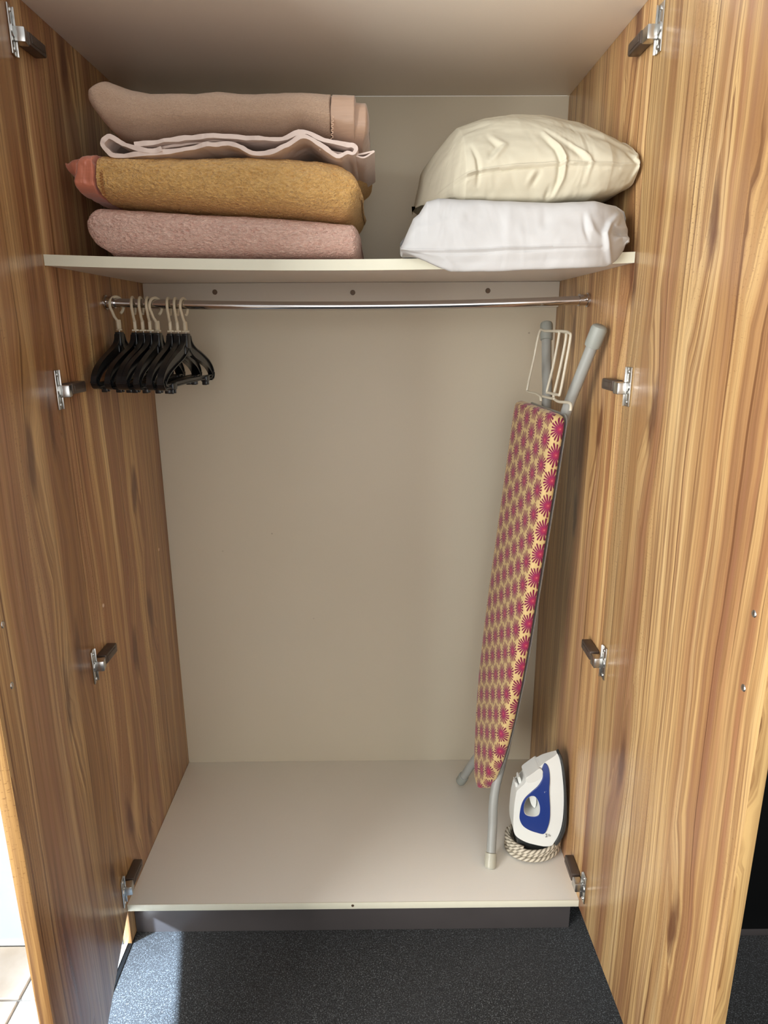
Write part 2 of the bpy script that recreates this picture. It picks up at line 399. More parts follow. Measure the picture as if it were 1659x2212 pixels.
# hanging rail
rod = empty('clothes_rail', (0, 0, 0), 'chrome clothes rail sagging slightly below the shelf', 'rail')
b = bmesh.new(); pts = []
RY, RZ = .2465, 1.2795
def rodz(x): return RZ-.0095*(1-(2*x-1)**2)
for i in range(41):
    x = .008+(W-.016)*i/40; pts.append((x, RY-.004*(x-.5), rodz(x)))
tube(b, pts, .0090, 18); obj('rail_tube', b, M['chrome'], rod)
for x0, sgn in ((0.0005, 1), (W-.0005, -1)):
    b = bmesh.new()
    for rr_, h0, h1 in ((.0145, 0, .004), (.0118, .004, .018), (.0125, .018, .021)):
        bmesh.ops.create_cone(b, cap_ends=True, segments=20, radius1=rr_, radius2=rr_, depth=h1-h0, matrix=Matrix.Translation((x0+sgn*(h0+h1)/2, RY, rodz(x0 if sgn > 0 else 1))) @ Matrix.Rotation(math.pi/2, 4, 'Y'))
    obj('rail_socket', b, M['chrome'], rod)
for x0, sgn in ((0.0005, 1), (W-.0005, -1)):
    b = bmesh.new(); bmesh.ops.create_uvsphere(b, u_segments=12, v_segments=8, radius=.0042, matrix=Matrix.Translation((x0+sgn*.007, RY-.014, rodz(0)+.001))); obj('screw', b, M['chrome'], rod)

# doors with hinge plates; arms sit on the side panels
def make_door(side):
    a = AL if side == 'l' else AR
    s = 0.0 if side == 'l' else W
    DW = .5015 if side == 'l' else .5125
    dirv = Vector((math.sin(a), -math.cos(a), 0))
    nin = Vector((math.cos(a), math.sin(a), 0)) if side == 'l' else Vector((-math.cos(a), -math.sin(a), 0))
    X = nin; Y = -dirv; Z = Vector((0, 0, 1))
    Mx = Matrix(((X.x, Y.x, 0, s), (X.y, Y.y, 0, -.0005), (0, 0, 1, 0), (0, 0, 0, 1)))
    # local: +x = out of the inner face, y = 0 at hinge side, -DW at free side
    b = bmesh.new(); box(b, -.018, 0, -DW+.0012, 0, -T-.001, ZT, .0005)
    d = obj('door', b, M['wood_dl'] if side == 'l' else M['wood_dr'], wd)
    if X.cross(Y).z < 0:      # mirrored frame: bake it into the mesh
        pass
    d.data.transform(Mx if Mx.to_3x3().determinant() > 0 else Mx)
    if Mx.to_3x3().determinant() < 0: d.data.flip_normals()
    d['label'] = 'left door swung open, shaded inner face' if side == 'l' else 'right door swung open, brightly lit inner face'
    def sub(name, bm, mat, par=d):
        for v in bm.verts: v.co = Mx @ v.co
        return obj(name, bm, mat, par)
    b = bmesh.new(); box(b, -.018, 0, -DW, -DW+.0012, -T-.001, ZT, .0003); sub('edge_strip', b, M['edge'])
    for zc in (1.668, 1.125, .594, .057):
        b = bmesh.new()
        # flange of the hinge cup: rounded vertical plate with the cup showing behind
        box(b, .0002, .0030, -.034, -.014, zc-.034, zc+.034, .0012)
        box(b, .0030, .0065, -.016, -.0145, zc-.034, zc+.034, .0005)
        bmesh.ops.create_cone(b, cap_ends=True, segments=20, radius1=.0095, radius2=.0085, depth=.003, matrix=Matrix.Translation((.0035, -.024, zc)) @ Matrix.Rotation(math.pi/2, 4, 'Y'))
        sub('hinge_plate', b, M['nickel'])
        for dz in (-.026, .026):
            b = bmesh.new(); bmesh.ops.create_cone(b, cap_ends=True, segments=12, radius1=.0038, radius2=.003, depth=.0022, matrix=Matrix.Translation((.0038, -.025, zc+dz)) @ Matrix.Rotation(math.pi/2, 4, 'Y'))
            sub('screw', b, M['nickel'])
        b = bmesh.new(); box(b, .003, .0200, -.022, .0005, zc-.0135, zc+.0075, .002); sub('hinge_link', b, M['nickel'])
    for dd, zz in ((.4685, .893), (.4695, .794)) if side == 'r' else ((.446, .872), (.449, .789)):
        b = bmesh.new(); bmesh.ops.create_uvsphere(b, u_segments=14, v_segments=8, radius=.0048, matrix=Matrix.Translation((0, -dd, zz)) @ Matrix.Diagonal((.45, 1, 1, 1)))
        sub('handle_screw', b, M['nickel'])
    # arms on the cabinet side
    sg = 1 if side == 'l' else -1
    for zc in (1.668, 1.125, .594, .057):
        b = bmesh.new(); x0 = s
        f = lambda a0, a1: (min(x0+sg*a0, x0+sg*a1), max(x0+sg*a0, x0+sg*a1))
        box(b, *f(.0003, .0205), .0045, .062, zc-.0105, zc+.0095, .003)
        box(b, *f(.0202, .0216), .010, .050, zc-.006, zc+.005, .0008)
        o = obj('hinge_arm', b, M['cover'], PS[side])
    return d
make_door('l'); make_door('r')

# ------------------------------------------------------------------ soft things
def fbm(p, o=3): return noise.fractal(Vector(p), 1.0, 2.0, o, noise_basis='PERLIN_ORIGINAL')
def grid_mesh(name, V, nu, nv, mat, parent=None, closed_v=True, caps=True):
    """V[i][j], i along the length, j around"""
    verts = [tuple(p) for r in V for p in r]; F = []
    for i in range(nu-1):
        for j in range(nv if closed_v else nv-1):
            a = i*nv+j; b_ = i*nv+(j+1) % nv; F.append((a, b_, b_+nv, a+nv))
    if caps:
        F.append(tuple(range(nv))[::-1]); F.append(tuple((nu-1)*nv+j for j in range(nv)))
    me = bpy.data.meshes.new(name); me.from_pydata(verts, [], F); me.update()
    bm = bmesh.new(); bm.from_mesh(me); bmesh.ops.recalc_face_normals(bm, faces=bm.faces[:]); bm.to_mesh(me); bm.free()
    me.shade_smooth(); me.set_sharp_from_angle(angle=math.radians(70))
    return link(name, me, mat, parent)

def blanket_roll(name, mat, parent, xl, xr, zt, zb, y0=.03, y1=.42, expo=3.0, nu=150, nv=150, er=.03, el=.03, nz=.0016, nf=22, sec=None, endp=2.2, ezp=3.2, curl=0.0):
    """folded cloth: xl(z), xr(z) give the ends, zt(x), zb(x) the upper and lower faces"""
    V = []
    zmid0 = (zt(.3)+zb(.3))/2
    for i in range(nu):
        s = i/(nu-1)
        s = .5-.5*math.cos(math.pi*s) if True else s
        row = []
        for j in range(nv):
            tj = 2*math.pi*j/nv; t = tj+.42*math.sin(tj) if curl else tj
            cy, cz = math.cos(t), math.sin(t)
            ey = math.copysign(abs(cy)**(2/expo), cy); ez = math.copysign(abs(cz)**(2/ezp), cz)
            if sec: ey, ez = sec(t)
            xa = .1+.3*s
            # iterate once: x from z guess
            zg = zmid0+ez*(zt(.3)-zb(.3))/2
            for _ in range(2):
                L, R_ = xl(zg), xr(zg); x = L+(R_-L)*s
                dl = (x-L)/el; dr = (R_-x)/er; e = 1.0
                if dl < 1: e *= max(0, 1-(1-dl)**endp)**(1/endp)
                if dr < 1: e *= max(0, 1-(1-dr)**endp)**(1/endp)
                zm = (zt(x)+zb(x))/2; h = (zt(x)-zb(x))/2
                zg = zm+ez*h*e
            ym = (y0+y1)/2; hy = (y1-y0)/2-(1-e)*.03
            y = ym+ey*hy
            n1 = fbm((x*nf, y*nf, zg*nf)); n2 = fbm((x*nf*.3, y*nf*.3+5, zg*nf*.5))
            if curl and y < ym-.02:
                c = noise.noise(Vector((x*120, y*120, zg*150)))+.6*noise.noise(Vector((x*230+9, y*230, zg*260))); c = curl*(1-abs(c)*2.2)
                y -= c; zg += c*ez*.3
            row.append((x+n1*nz, y-n1*nz-n2*nz*2, zg+n1*nz*.5))
        V.append(row)
    return grid_mesh(name, V, nu, nv, mat, parent)

def pz(u, v, y): return at(u, v, 1, y)
def tabz(pts, y):   # photo points -> (x, z) table on plane y
    q = sorted([(p[0], p[2]) for p in (pz(u, v, y) for u, v in pts)]); return lambda x: interp(x, q)
def tabx(pts, y):   # photo points -> x as a function of z
    q = sorted([(p[2], p[0]) for p in (pz(u, v, y) for u, v in pts)]); return lambda z: interp(z, q)

SH = lambda x: HS+sag(x, 0.0)+.0015
# lowest: pink fleece
bl = empty('folded_blanket', (.33, .22, HS), 'pink fleece blanket, bottom of the folded stack on the left of the shelf', 'blanket', 'folded blankets')
yy = .05
def at_world(root, o):
    o.parent = root; o.matrix_parent_inverse = Matrix.Translation(-Vector(root.location)); return o
o = blanket_roll('body', M['pink'], None, tabx([(189, 445), (190, 480), (203, 525), (226, 556)], yy), tabx([(772, 470), (776, 500), (776, 560)], yy),
    tabz([(180, 440), (300, 446), (400, 454), (600, 464), (700, 474), (800, 482)], yy), lambda x: HS+sag(x, .05)+.001, y0=.022, y1=.43, expo=4.2, er=.012, el=.022, nz=.0022, nf=26, nu=420, nv=360, curl=.0016)
at_world(bl, o)
# middle: mustard fleece with terracotta satin end
bl2 = empty('folded_blanket', (.33, .22, 1.43), 'mustard fleece blanket with terracotta satin binding, middle of the stack', 'blanket', 'folded blankets')
mt = tabz([(140, 345), (180, 332), (215, 330), (390, 332), (534, 328), (678, 335), (727, 345), (760, 358), (785, 385)], yy)
mb = tabz([(140, 425), (172, 431), (225, 437), (389, 452), (534, 464), (678, 474), (740, 479), (790, 476)], yy)
o = blanket_roll('body', M['mustard'], None, tabx([(214, 320), (222, 440)], yy), tabx([(730, 330), (760, 352), (778, 385), (782, 405), (777, 425), (769, 460), (752, 480)], yy), mt, lambda x: mb(x)+.001, y0=.018, y1=.42, expo=3.6, er=.02, el=.004, nz=.0028, nf=24, nu=420, nv=360, curl=.0016)
at_world(bl2, o)
o = blanket_roll('rear_fold', M['mustard'], None, tabx([(560, 330), (560, 470)], .25), tabx([(770, 332), (797, 345), (805, 370), (797, 392), (770, 430)], .25),
    tabz([(500, 332), (805, 338)], .25), tabz([(500, 452), (805, 425)], .25), y0=.24, y1=.44, expo=2.4, er=.04, el=.02, nu=70, nv=80)
at_world(bl2, o)
def cuff(name, mat, root, L, R_, zt, zb, y0, y1, **k):
    return at_world(root, blanket_roll(name, mat, None, L, R_, zt, zb, y0=y0, y1=y1, **k))
cuff('satin_binding', M['terra'], bl2, tabx([(176, 322), (178, 345), (176, 375), (169, 398), (172, 420), (182, 440)], yy), tabx([(216, 320), (224, 440)], yy),
     lambda x: mt(x)+.0006, lambda x: mb(x)+.002, .0165, .40, expo=3.6, er=.004, el=.010, nz=.0020, nf=70, nu=80, nv=150, ezp=4.5)
cuff('satin_corner', M['terra'], bl2, tabx([(172, 335), (158, 350), (150, 360), (156, 380), (164, 400), (172, 412)], .12), tabx([(195, 320), (195, 430)], .12),
     tabz([(150, 358), (172, 336), (200, 333)], .12), tabz([(150, 362), (172, 402), (200, 425)], .12), .075, .36, expo=2.2, er=.01, el=.03, nz=.003, nf=60, nu=60, nv=80)
# zigzag stitching along the binding
def stitches(root, mat, p_top, p_bot, n, y, w=.0045, bulge=None):
    b = bmesh.new()
    for k in range(n):
        t0 = (k+.2)/n; t1 = (k+.8)/n
        A = Vector(pz(p_top[0]+(p_bot[0]-p_top[0])*t0, p_top[1]+(p_bot[1]-p_top[1])*t0, y)); B = Vector(pz(p_top[0]+(p_bot[0]-p_top[0])*t1, p_top[1]+(p_bot[1]-p_top[1])*t1, y))
        dx = w if k % 2 else -w
        yb = (lambda t: y+(bulge*(2*t-1)**2 if bulge else 0))
        A.y = yb(t0); B.y = yb(t1)
        tube(b, [A-Vector((w/2, 0, 0)), B+Vector((w/2, 0, 0))] if k % 2 else [A+Vector((w/2, 0, 0)), B-Vector((w/2, 0, 0))], .0006, 5)
    o = obj('stitching', b, mat, None); o['kind'] = 'stuff'; return at_world(root, o)
stitches(bl2, M['thread_o'], (216, 345), (222, 425), 26, .0165, .005, .012)
# top: taupe fleece
bl3 = empty('folded_blanket', (.33, .22, 1.52), 'taupe blanket with shiny satin binding, topmost of the stack', 'blanket', 'folded blankets')
yt = .07
tt = tabz([(150, 180), (195, 176), (213, 171), (245, 176), (293, 194), (341, 206), (437, 207), (480, 203), (560, 208), (620, 203), (717, 208), (830, 208)], .10)
tb = tabz([(150, 292), (243, 294), (300, 304), (400, 294), (480, 291), (560, 295), (610, 296), (655, 283), (700, 299), (760, 314), (830, 322)], yt)
o = blanket_roll('body', M['taupe'], None, tabx([(206, 165), (211, 176), (196, 205), (199, 222), (212, 248), (223, 272), (227, 305)], yt), tabx([(718, 200), (716, 320)], yt), tt, lambda x: tb(x), y0=.035, y1=.41, expo=3.2, er=.004, el=.02, nz=.0020, nf=14)
at_world(bl3, o)
cuff('satin_binding', M['tsatin'], bl3, tabx([(716, 200), (714, 320)], yt), tabx([(769, 200), (769, 300), (762, 320)], yt), lambda x: tt(x)+.0008, lambda x: tb(x)-.001, .0345, .40, expo=3.2, er=.003, el=.003, nz=.0010, nf=50, nu=50, nv=150)
cuff('satin_inner_layer', M['tsatin'], bl3, tabx([(755, 200), (755, 320)], yt), tabx([(796, 215), (797, 260), (796, 290), (786, 322)], yt),
     lambda x: tt(x)-.009, lambda x: tb(x)-.002, .045, .40, expo=3.2, er=.006, el=.003, nz=.0012, nf=45, nu=50, nv=150)
stitches(bl3, M['thread_t'], (721, 222), (716, 300), 20, .035, .004, .015)

# thin sheet folded between the top two blankets
sh = empty('folded_sheet', (.33, .2, 1.51), 'thin pale pinkish sheet folded flat between the taupe and mustard blankets', 'sheet')
def ribbon(name, path, y0, y1, th, k=5, wob=.002):
    P = [Vector((p[0], 0, p[2])) for p in (pz(u, v, y0) for u, v in path)]
    P = smooth_path(P, k); n = len(P); bm = bmesh.new(); NY = 14; rows = []
    for i, p in enumerate(P):
        t = (P[min(i+1, n-1)]-P[max(i-1, 0)]).normalized(); nn = Vector((-t.z, 0, t.x))
        wv = wob*fbm((p.x*40, 3, p.z*40)); th_ = th*(1+.35*fbm((p.x*50, 1, p.z*50)))
        ring = []
        for q in range(NY):
            y = y0+(y1-y0)*q/(NY-1)
            ring.append(p+nn*(th_/2)+Vector((0, y+wv*3, .004*(q/(NY-1))*fbm((p.x*5, y*9, 0)))))
        for q in range(NY-1, -1, -1):
            y = y0+(y1-y0)*q/(NY-1)
            ring.append(p-nn*(th_/2)+Vector((0, y+wv*3, .004*(q/(NY-1))*fbm((p.x*5, y*9, 0)))))
        rows.append([bm.verts.new(v) for v in ring])
    m = 2*NY
    for i in range(n-1):
        for q in range(m): bm.faces.new((rows[i][q], rows[i][(q+1) % m], rows[i+1][(q+1) % m], rows[i+1][q]))
    bm.faces.new(rows[0]); bm.faces.new(rows[-1][::-1])
    o = obj(name, bm, M['sheet'], None, ang=50); return at_world(sh, o)
ribbon('folded_layer', [(350, 322), (320, 326), (272, 313), (243, 297), (232, 297), (222, 311), (232, 326), (247, 335), (300, 333), (345, 329), (400, 322), (440, 312), (465, 312), (492, 309), (520, 318), (545, 330), (590, 328), (620, 313), (655, 294), (690, 311), (728, 337), (750, 329), (763, 331), (769, 320), (762, 313), (745, 311), (700, 302), (655, 284), (610, 299), (560, 299), (480, 294), (400, 298), (330, 308), (290, 311)], .030, .34, .0068)
ribbon('folded_layer', [(330, 324), (380, 314), (440, 305), (500, 303), (560, 303), (610, 306)], .045, .34, .004)
ribbon('folded_layer', [(690, 322), (735, 330), (770, 334), (800, 329), (808, 327), (800, 333), (785, 341), (765, 335)], .05, .3, .0028)

# pillows -------------------------------------------------------------
def creases_disp(P2, creases):
    """P2 (x,z); creases: list of (polyline [(x,z)], amp, width)"""
    tot = 0
    for pl_, amp, w in creases:
        best = 9; tt_ = 0; n = len(pl_)-1
        for k in range(n):
            ax, az = pl_[k]; bx, bz = pl_[k+1]; dx, dz = bx-ax, bz-az
            t = max(0, min(1, ((P2[0]-ax)*dx+(P2[1]-az)*dz)/(dx*dx+dz*dz+1e-12)))
            d = math.hypot(P2[0]-ax-t*dx, P2[1]-az-t*dz)
            if d < best: best = d; tt_ = (k+t)/n
        if best < 3*w: tot += amp*math.exp(-(best/w)**2)*(math.sin(math.pi*min(1, max(0, .12+.76*tt_))))
    return tot
def P2(lst, y=0.0): return [(p[0], p[2]) for p in (pz(u, v, y) for u, v in lst)]
def pillow(name, mat, root, xs, sect, nu=320, nv=260, creases=(), dispf=None):
    V = []
    for i in range(nu):
        s = i/(nu-1); x = xs[0]+(xs[1]-xs[0])*(.5-.5*math.cos(math.pi*s))
        loop = sect(x)
        # resample closed polyline with Catmull smoothing
        ring = smooth_path([Vector((q[2] if len(q) > 2 else x, q[0], q[1])) for q in loop], 10, closed=True)
        L = [0]
        for a, b_ in zip(ring, ring[1:]+ring[:1]): L.append(L[-1]+(b_-a).length)
        L = np.array(L); tot = L[-1]; R_ = ring+[ring[0]]
        A = np.array([list(r) for r in R_]); tq = np.linspace(0, 1, len(R_))
        tt_ = np.linspace(0, 1, nv, endpoint=False)
        row = [[float(np.interp(t, tq, A[:, c])) for c in range(3)] for t in tt_]
        out = []
        for p in row:
            d = creases_disp((p[0], p[2]), creases) if p[1] < .14 else 0
            n = fbm((p[0]*9, p[1]*9, p[2]*14))*.004
            dd = dispf(p) if dispf else 0
            out.append((p[0], p[1]-d-n-dd, p[2]+n*.5+d*.25))
        V.append(out)
    o = grid_mesh(name, V, nu, nv, mat, None); return at_world(root, o)

pb = empty('pillow', (.82, .2, HS), 'white pillow lying on the shelf with its front overhanging the shelf edge', 'pillow', 'pillows on the shelf')
bt = P2([(866, 537), (893, 476), (905, 466), (920, 440), (945, 433), (990, 436), (1060, 439), (1180, 440), (1278, 440), (1330, 447), (1352, 458), (1362, 480), (1370, 515)], .0)
bb = P2([(866, 542), (920, 563), (975, 586), (1050, 587), (1150, 584), (1250, 579), (1315, 574), (1330, 570), (1350, 556), (1364, 540), (1370, 520)], -.05)
bsm = P2([(866, 540), (900, 540), (1000, 540), (1150, 536), (1300, 530), (1325, 530), (1370, 516)], -.05)
fx = lambda tab, x: interp(x, sorted(tab))
XA, XB = .601, .984
def sect_b(x):
    zt_, zb_, zs_ = fx(bt, x), fx(bb, x), fx(bsm, x)
    zs_ = min(max(zs_, zb_+.001), zt_-.001)
    e = min(1, max(0, (x-XA)/.05)); r = min(1, max(0, (XB-x)/.05)); e2 = math.sqrt(e); r2 = math.sqrt(r)
    hz = zt_-zb_; q = min(e2, r2)
    s0 = HS+sag(x, 0)+.003
    zbb = max(s0, zs_-.0)if hz < .02 else s0
    zc = s0+.045
    y1 = .05+.35*q
    ztb = s0+max(.004, (zt_-s0))*1.0
    yf = -.055 if x < .9 else -.055+.05*((x-.9)/(XB-.9))**1.6
    K = max(q, .015); Y = lambda y: yf+.02+(y-yf-.02)*K; ZZ = lambda z: zs_+(z-zs_)*min(1, q*4+.02)
    el_ = 1-min(1, (x-XA)/.14); er_ = 1-min(1, (XB-x)/.10)
    fin = lambda L: [(a, b_, x+max(0, a)*(.28*el_-.05*er_)) for a, b_ in L]
    return fin([(yf+.008, zb_), (yf, zb_+(zs_-zb_)*.45), (yf-.004, zs_), (yf+.004, zs_+(zt_-zs_)*.45), (yf+.022, zt_-hz*.05), (Y(.015), zt_+.001), (Y(.12), ZZ(ztb)), (Y(.28), ZZ(ztb-.012)), (Y(.37), ZZ((zc+s0)/2+.03)), (Y(.40), ZZ(s0+.03)), (Y(.37), ZZ(s0+.002)), (Y(.15), ZZ(s0)), (Y(.03), ZZ(s0+.0005)), (Y(.004), ZZ(s0)), (Y(-.012), ZZ(min(s0, (zb_+s0)/2)))])
cb = [(P2([(868, 541), (1000, 541), (1150, 537), (1300, 530)], -.055), .0028, .0020),
      (P2([(868, 546), (1000, 546), (1150, 542), (1300, 535)], -.055), -.0022, .0022),
      (P2([(1352, 458), (1320, 485), (1306, 508), (1312, 540), (1325, 572)], -.04), .010, .0055),
      (P2([(1345, 470), (1325, 492), (1335, 494), (1362, 492)], -.02), .006, .004),
      (P2([(1318, 500), (1340, 506), (1366, 503)], -.02), -.007, .005),
      (P2([(1325, 520), (1345, 510), (1362, 515), (1357, 545)], -.02), .006, .005),
      (P2([(1262, 465), (1262, 500), (1268, 520)], -.05), -.0028, .004),
      (P2([(1272, 470), (1280, 500), (1305, 520)], -.05), .0028, .005),
      (P2([(1180, 455), (1175, 500)], -.05), -.0015, .007), (P2([(1100, 450), (1096, 520)], -.05), .0015, .009),
      (P2([(880, 505), (905, 490), (1000, 470)], -.05), .0018, .006), (P2([(990, 585), (960, 560), (900, 545)], -.05), .0025, .005)]
pillow('pillowcase', M['pillow_white'], pb, (XA, XB), sect_b, creases=cb)

pt = empty('pillow', (.82, .2, 1.43), 'plump cream pillow with creased seam lying on top of the white pillow', 'pillow', 'pillows on the shelf')
tt2 = P2([(893, 395), (905, 370), (925, 340), (945, 322), (990, 288), (1050, 266), (1110, 256), (1180, 260), (1250, 275), (1320, 300), (1368, 326), (1380, 345), (1383, 370)], .10)
tb2 = P2([(893, 405), (925, 425), (945, 432), (985, 440), (1060, 444), (1180, 441), (1270, 432), (1340, 413), (1380, 395), (1384, 385)], .02)
ts2 = P2([(893, 402), (928, 392), (945, 405), (1030, 378), (1110, 367), (1200, 361), (1260, 361), (1330, 362), (1383, 356)], .0)
XC, XD = .638, .992
def sect_t(x):
    zt_, zb_, zs_ = fx(tt2, x), fx(tb2, x), fx(ts2, x)
    e = min(1, max(0, (x-XC)/.07)); r = min(1, max(0, (XD-x)/.05)); q = min(math.sqrt(max(0, 1-(1-e)**2)), math.sqrt(max(0, 1-(1-r)**2)))
    zs_ = min(max(zs_, zb_+.004), zt_-.004)
    yf = -.022+.25*(1-e)**1.4+.02*(1-r)
    y1 = .44-.06*(1-q)
    zm = (zs_+zb_)/2+.02
    hz = zt_-zb_
    cap = lambda y: min(1, 1)
    ym = (yf+y1)/2
    zb2 = zb_+.085*(1-e)
    k = max(.02, min(1, (y1-yf)/.42)); h = min(1, e*5+.08)
    zt_ = zs_+(zt_-zs_)*h; zb2 = zs_+(zb2-zs_)*h
    F = lambda d: yf+d*k
    return [(F(.035), min(zb_+.001+.035*(1-e), zs_)), (F(.012), zb_+(zs_-zb_)*(.35+.4*(1-e))), (yf, zs_), (F(.012), zs_+(zt_-zs_)*.32), (F(.05), zs_+(zt_-zs_)*.70), (F(.105), zt_), (F(.17), zt_+.018*q), (F(.25), zt_+.016*q), (F(.36), zm+(zt_-zm)*.75), (F(.42), zm+.01), (F(.38), min(zm, zb2+.008)), (F(.26), zb2), (F(.12), zb2)]
ct = [(P2([(928, 393), (945, 404), (985, 392), (1030, 378), (1110, 366), (1200, 360), (1260, 361), (1330, 362), (1382, 356)], 0), .0042, .0022),
      (P2([(945, 409), (985, 397), (1030, 383), (1110, 371), (1200, 365), (1330, 367)], 0), -.003, .0025),
      (P2([(928, 392), (932, 375), (950, 350), (985, 320)], .04), .0045, .006),
      (P2([(1020, 320), (1028, 350), (1030, 378), (1028, 405)], 0), -.0045, .0035),
      (P2([(1060, 300), (1085, 320), (1065, 345), (1052, 360)], .02), .004, .005), (P2([(1052, 300), (1068, 325), (1050, 352)], .02), -.0035, .005),
      (P2([(1180, 280), (1205, 320), (1213, 350), (1210, 390), (1196, 425)], 0), .006, .0035), (P2([(1172, 290), (1196, 325), (1203, 355), (1200, 395), (1186, 428)], 0), -.0045, .0045),
      (P2([(1190, 270), (1230, 310), (1262, 345), (1268, 362), (1258, 400)], 0), .0045, .004), (P2([(1200, 285), (1235, 325), (1252, 350)], 0), -.004, .006),
      (P2([(1150, 375), (1135, 400)], 0), .003, .004), (P2([(1160, 380), (1143, 405)], 0), -.003, .004),
      (P2([(1375, 330), (1358, 352), (1368, 365), (1372, 390)], .03), .005, .004), (P2([(1340, 335), (1352, 350), (1360, 362)], .03), -.005, .005), (P2([(1384, 375), (1364, 374), (1345, 412)], .03), .004, .004),
      (P2([(1230, 280), (1300, 300), (1360, 340)], .06), .0035, .008), (P2([(1200, 268), (1290, 310), (1350, 345)], .06), -.003, .007),
      (P2([(985, 300), (1010, 285), (1060, 275)], .06), -.003, .008), (P2([(1180, 440), (1176, 425), (1181, 408)], .01), -.005, .004),
      (P2([(897, 400), (912, 380), (935, 345)], .2), .004, .004)]
pillow('pillowcase', M['pillow_cream'], pt, (XC, XD), sect_t, creases=ct)

# ------------------------------------------------------------------ hangers
def hanger_body_mesh():
    bm = bmesh.new()
    # local: y across, z down from 0 at the top of the neck, x thickness
    def bar(path, w, t):
        P = smooth_path([Vector((0, a, c)) for a, c in path], 5); n = len(P); rows = []
        for i, p in enumerate(P):
            tg = (P[min(i+1, n-1)]-P[max(i-1, 0)]).normalized(); nn = Vector((0, -tg.z, tg.y)); ww = w[0]+(w[1]-w[0])*i/(n-1)
            # I-beam-like rib: thick rim, thinner web
            sec = [(-ww/2, -t/2), (-ww/2+.0022, -t/2), (-ww/2+.0022, -t*.18), (ww/2-.0022, -t*.18), (ww/2-.0022, -t/2), (ww/2, -t/2), (ww/2, t/2), (ww/2-.0022, t/2), (ww/2-.0022, t*.18), (-ww/2+.0022, t*.18), (-ww/2+.0022, t/2), (-ww/2, t/2)]
            rows.append([bm.verts.new(p+nn*a+Vector((b_, 0, 0))) for a, b_ in sec])
        for i in range(n-1):
            for k in range(12): bm.faces.new((rows[i][k], rows[i][(k+1) % 12], rows[i+1][(k+1) % 12], rows[i+1][k]))
        bm.faces.new(rows[0]); bm.faces.new(rows[-1][::-1])
    for s in (-1, 1):
        bar([(s*.004, -.010), (s*.014, -.026), (s*.040, -.040), (s*.080, -.052), (s*.122, -.067), (s*.146, -.082), (s*.154, -.096)], (.026, .016), .0105)
        bar([(s*.155, -.088), (s*.150, -.098), (s*.135, -.1015)], (.012, .009), .012)
    bar([(-.150, -.098), (0, -.096), (.150, -.098)], (.009, .009), .009)
    box(bm, -.0058, .0058, -.012, .012, -.030, 0, .002)
    box(bm, -.0040, .0040, -.019, .019, -.046, -.026, .002)
    return bm
def clip_mesh():
    bm = bmesh.new()
    box(bm, -.0075, .0075, -.011, .011, -.006, .007, .002)
    box(bm, -.006, .006, -.008, -.004, -.014, -.004, .0015); box(bm, -.006, .006, .004, .008, -.014, -.004, .0015)
    return bm
def hook_mesh():
    bm = bmesh.new(); P = []
    for k in range(17):      # open ring around the rail, in the local yz plane
        a = math.radians(-62+k*(282/16)); P.append((0, .0155*math.cos(a)*1.0, .0155*math.sin(a)*1.12))
    # a runs from lower right over the top to lower left, then the stem
    P = [Vector(p) for p in P]
    P = P[::-1]; P = P[::-1]
    P += [Vector((0, -.008, -.022)), Vector((0, -.001, -.032)), Vector((0, .001, -.044))]
    tube(bm, smooth_path(P, 2), .0029, 8)
    box(bm, -.003, .003, -.0045, .0045, -.047, -.028, .0012)
    box(bm, -.007, .007, -.003, .003, -.050, -.0465, .0008)
    return bm
hb = None
specs = [  # x on the rail, body yaw, hook yaw, words
    (.024, 0, -38, 'black clip hanger nearest the left side panel, apart from the rest'),
    (.058, -3, 6, 'second black clip hanger from the left, first of the middle bunch'),
    (.074, -1, 4, 'third black clip hanger from the left, in the middle bunch'),
    (.089, -3, 3, 'fourth black clip hanger from the left, in the middle bunch'),
    (.104, 0, -34, 'fifth black clip hanger from the left, its cream hook turned open'),
    (.131, -1, 4, 'sixth black clip hanger from the left, third from the right'),
    (.146, 1, 2, 'seventh black clip hanger from the left, next to the last'),
    (.162, -4, -12, 'rightmost black clip hanger on the rail, with an open arm showing')]
proto = None
for i, (hx, by, hy, lab) in enumerate(specs):
    loc = (hx, RY, rodz(hx))
    if proto is None:
        r_ = empty('clothes_hanger', loc, lab, 'hanger', 'black hangers on the rail')
        o1 = obj('hook', hook_mesh(), M['cream'], r_); o1.location = (0, 0, .0095+.0024-.0155*1.12)
        bm = bmesh.new(); tube(bm, [(0, 0, -.042), (0, 0, -.064)], .0011, 6); o2 = obj('pin', bm, M['pin'], r_)
        o3 = obj('hanger_frame', hanger_body_mesh(), M['black'], r_); o3.location = (0, 0, -.058)
        kids = [o1, o2, o3]
        for cyy in (-.105, .105):
            oc = obj('clip', clip_mesh(), M['black'], o3); oc.location = (0, cyy, -.100)
        proto = (r_, kids, list(o3.children)); root, parts = r_, kids
    else:
        root = proto[0].copy(); COL.objects.link(root); root['label'] = lab; root.location = loc; parts = []
        for c in proto[1]:
            q = c.copy(); COL.objects.link(q); q.parent = root; parts.append(q)
            for cc in c.children:
                if cc in proto[2]:
                    q2 = cc.copy(); COL.objects.link(q2); q2.parent = q
    parts[0].rotation_euler = (0, 0, math.radians(hy)); parts[2].rotation_euler = (0, 0, math.radians(by))

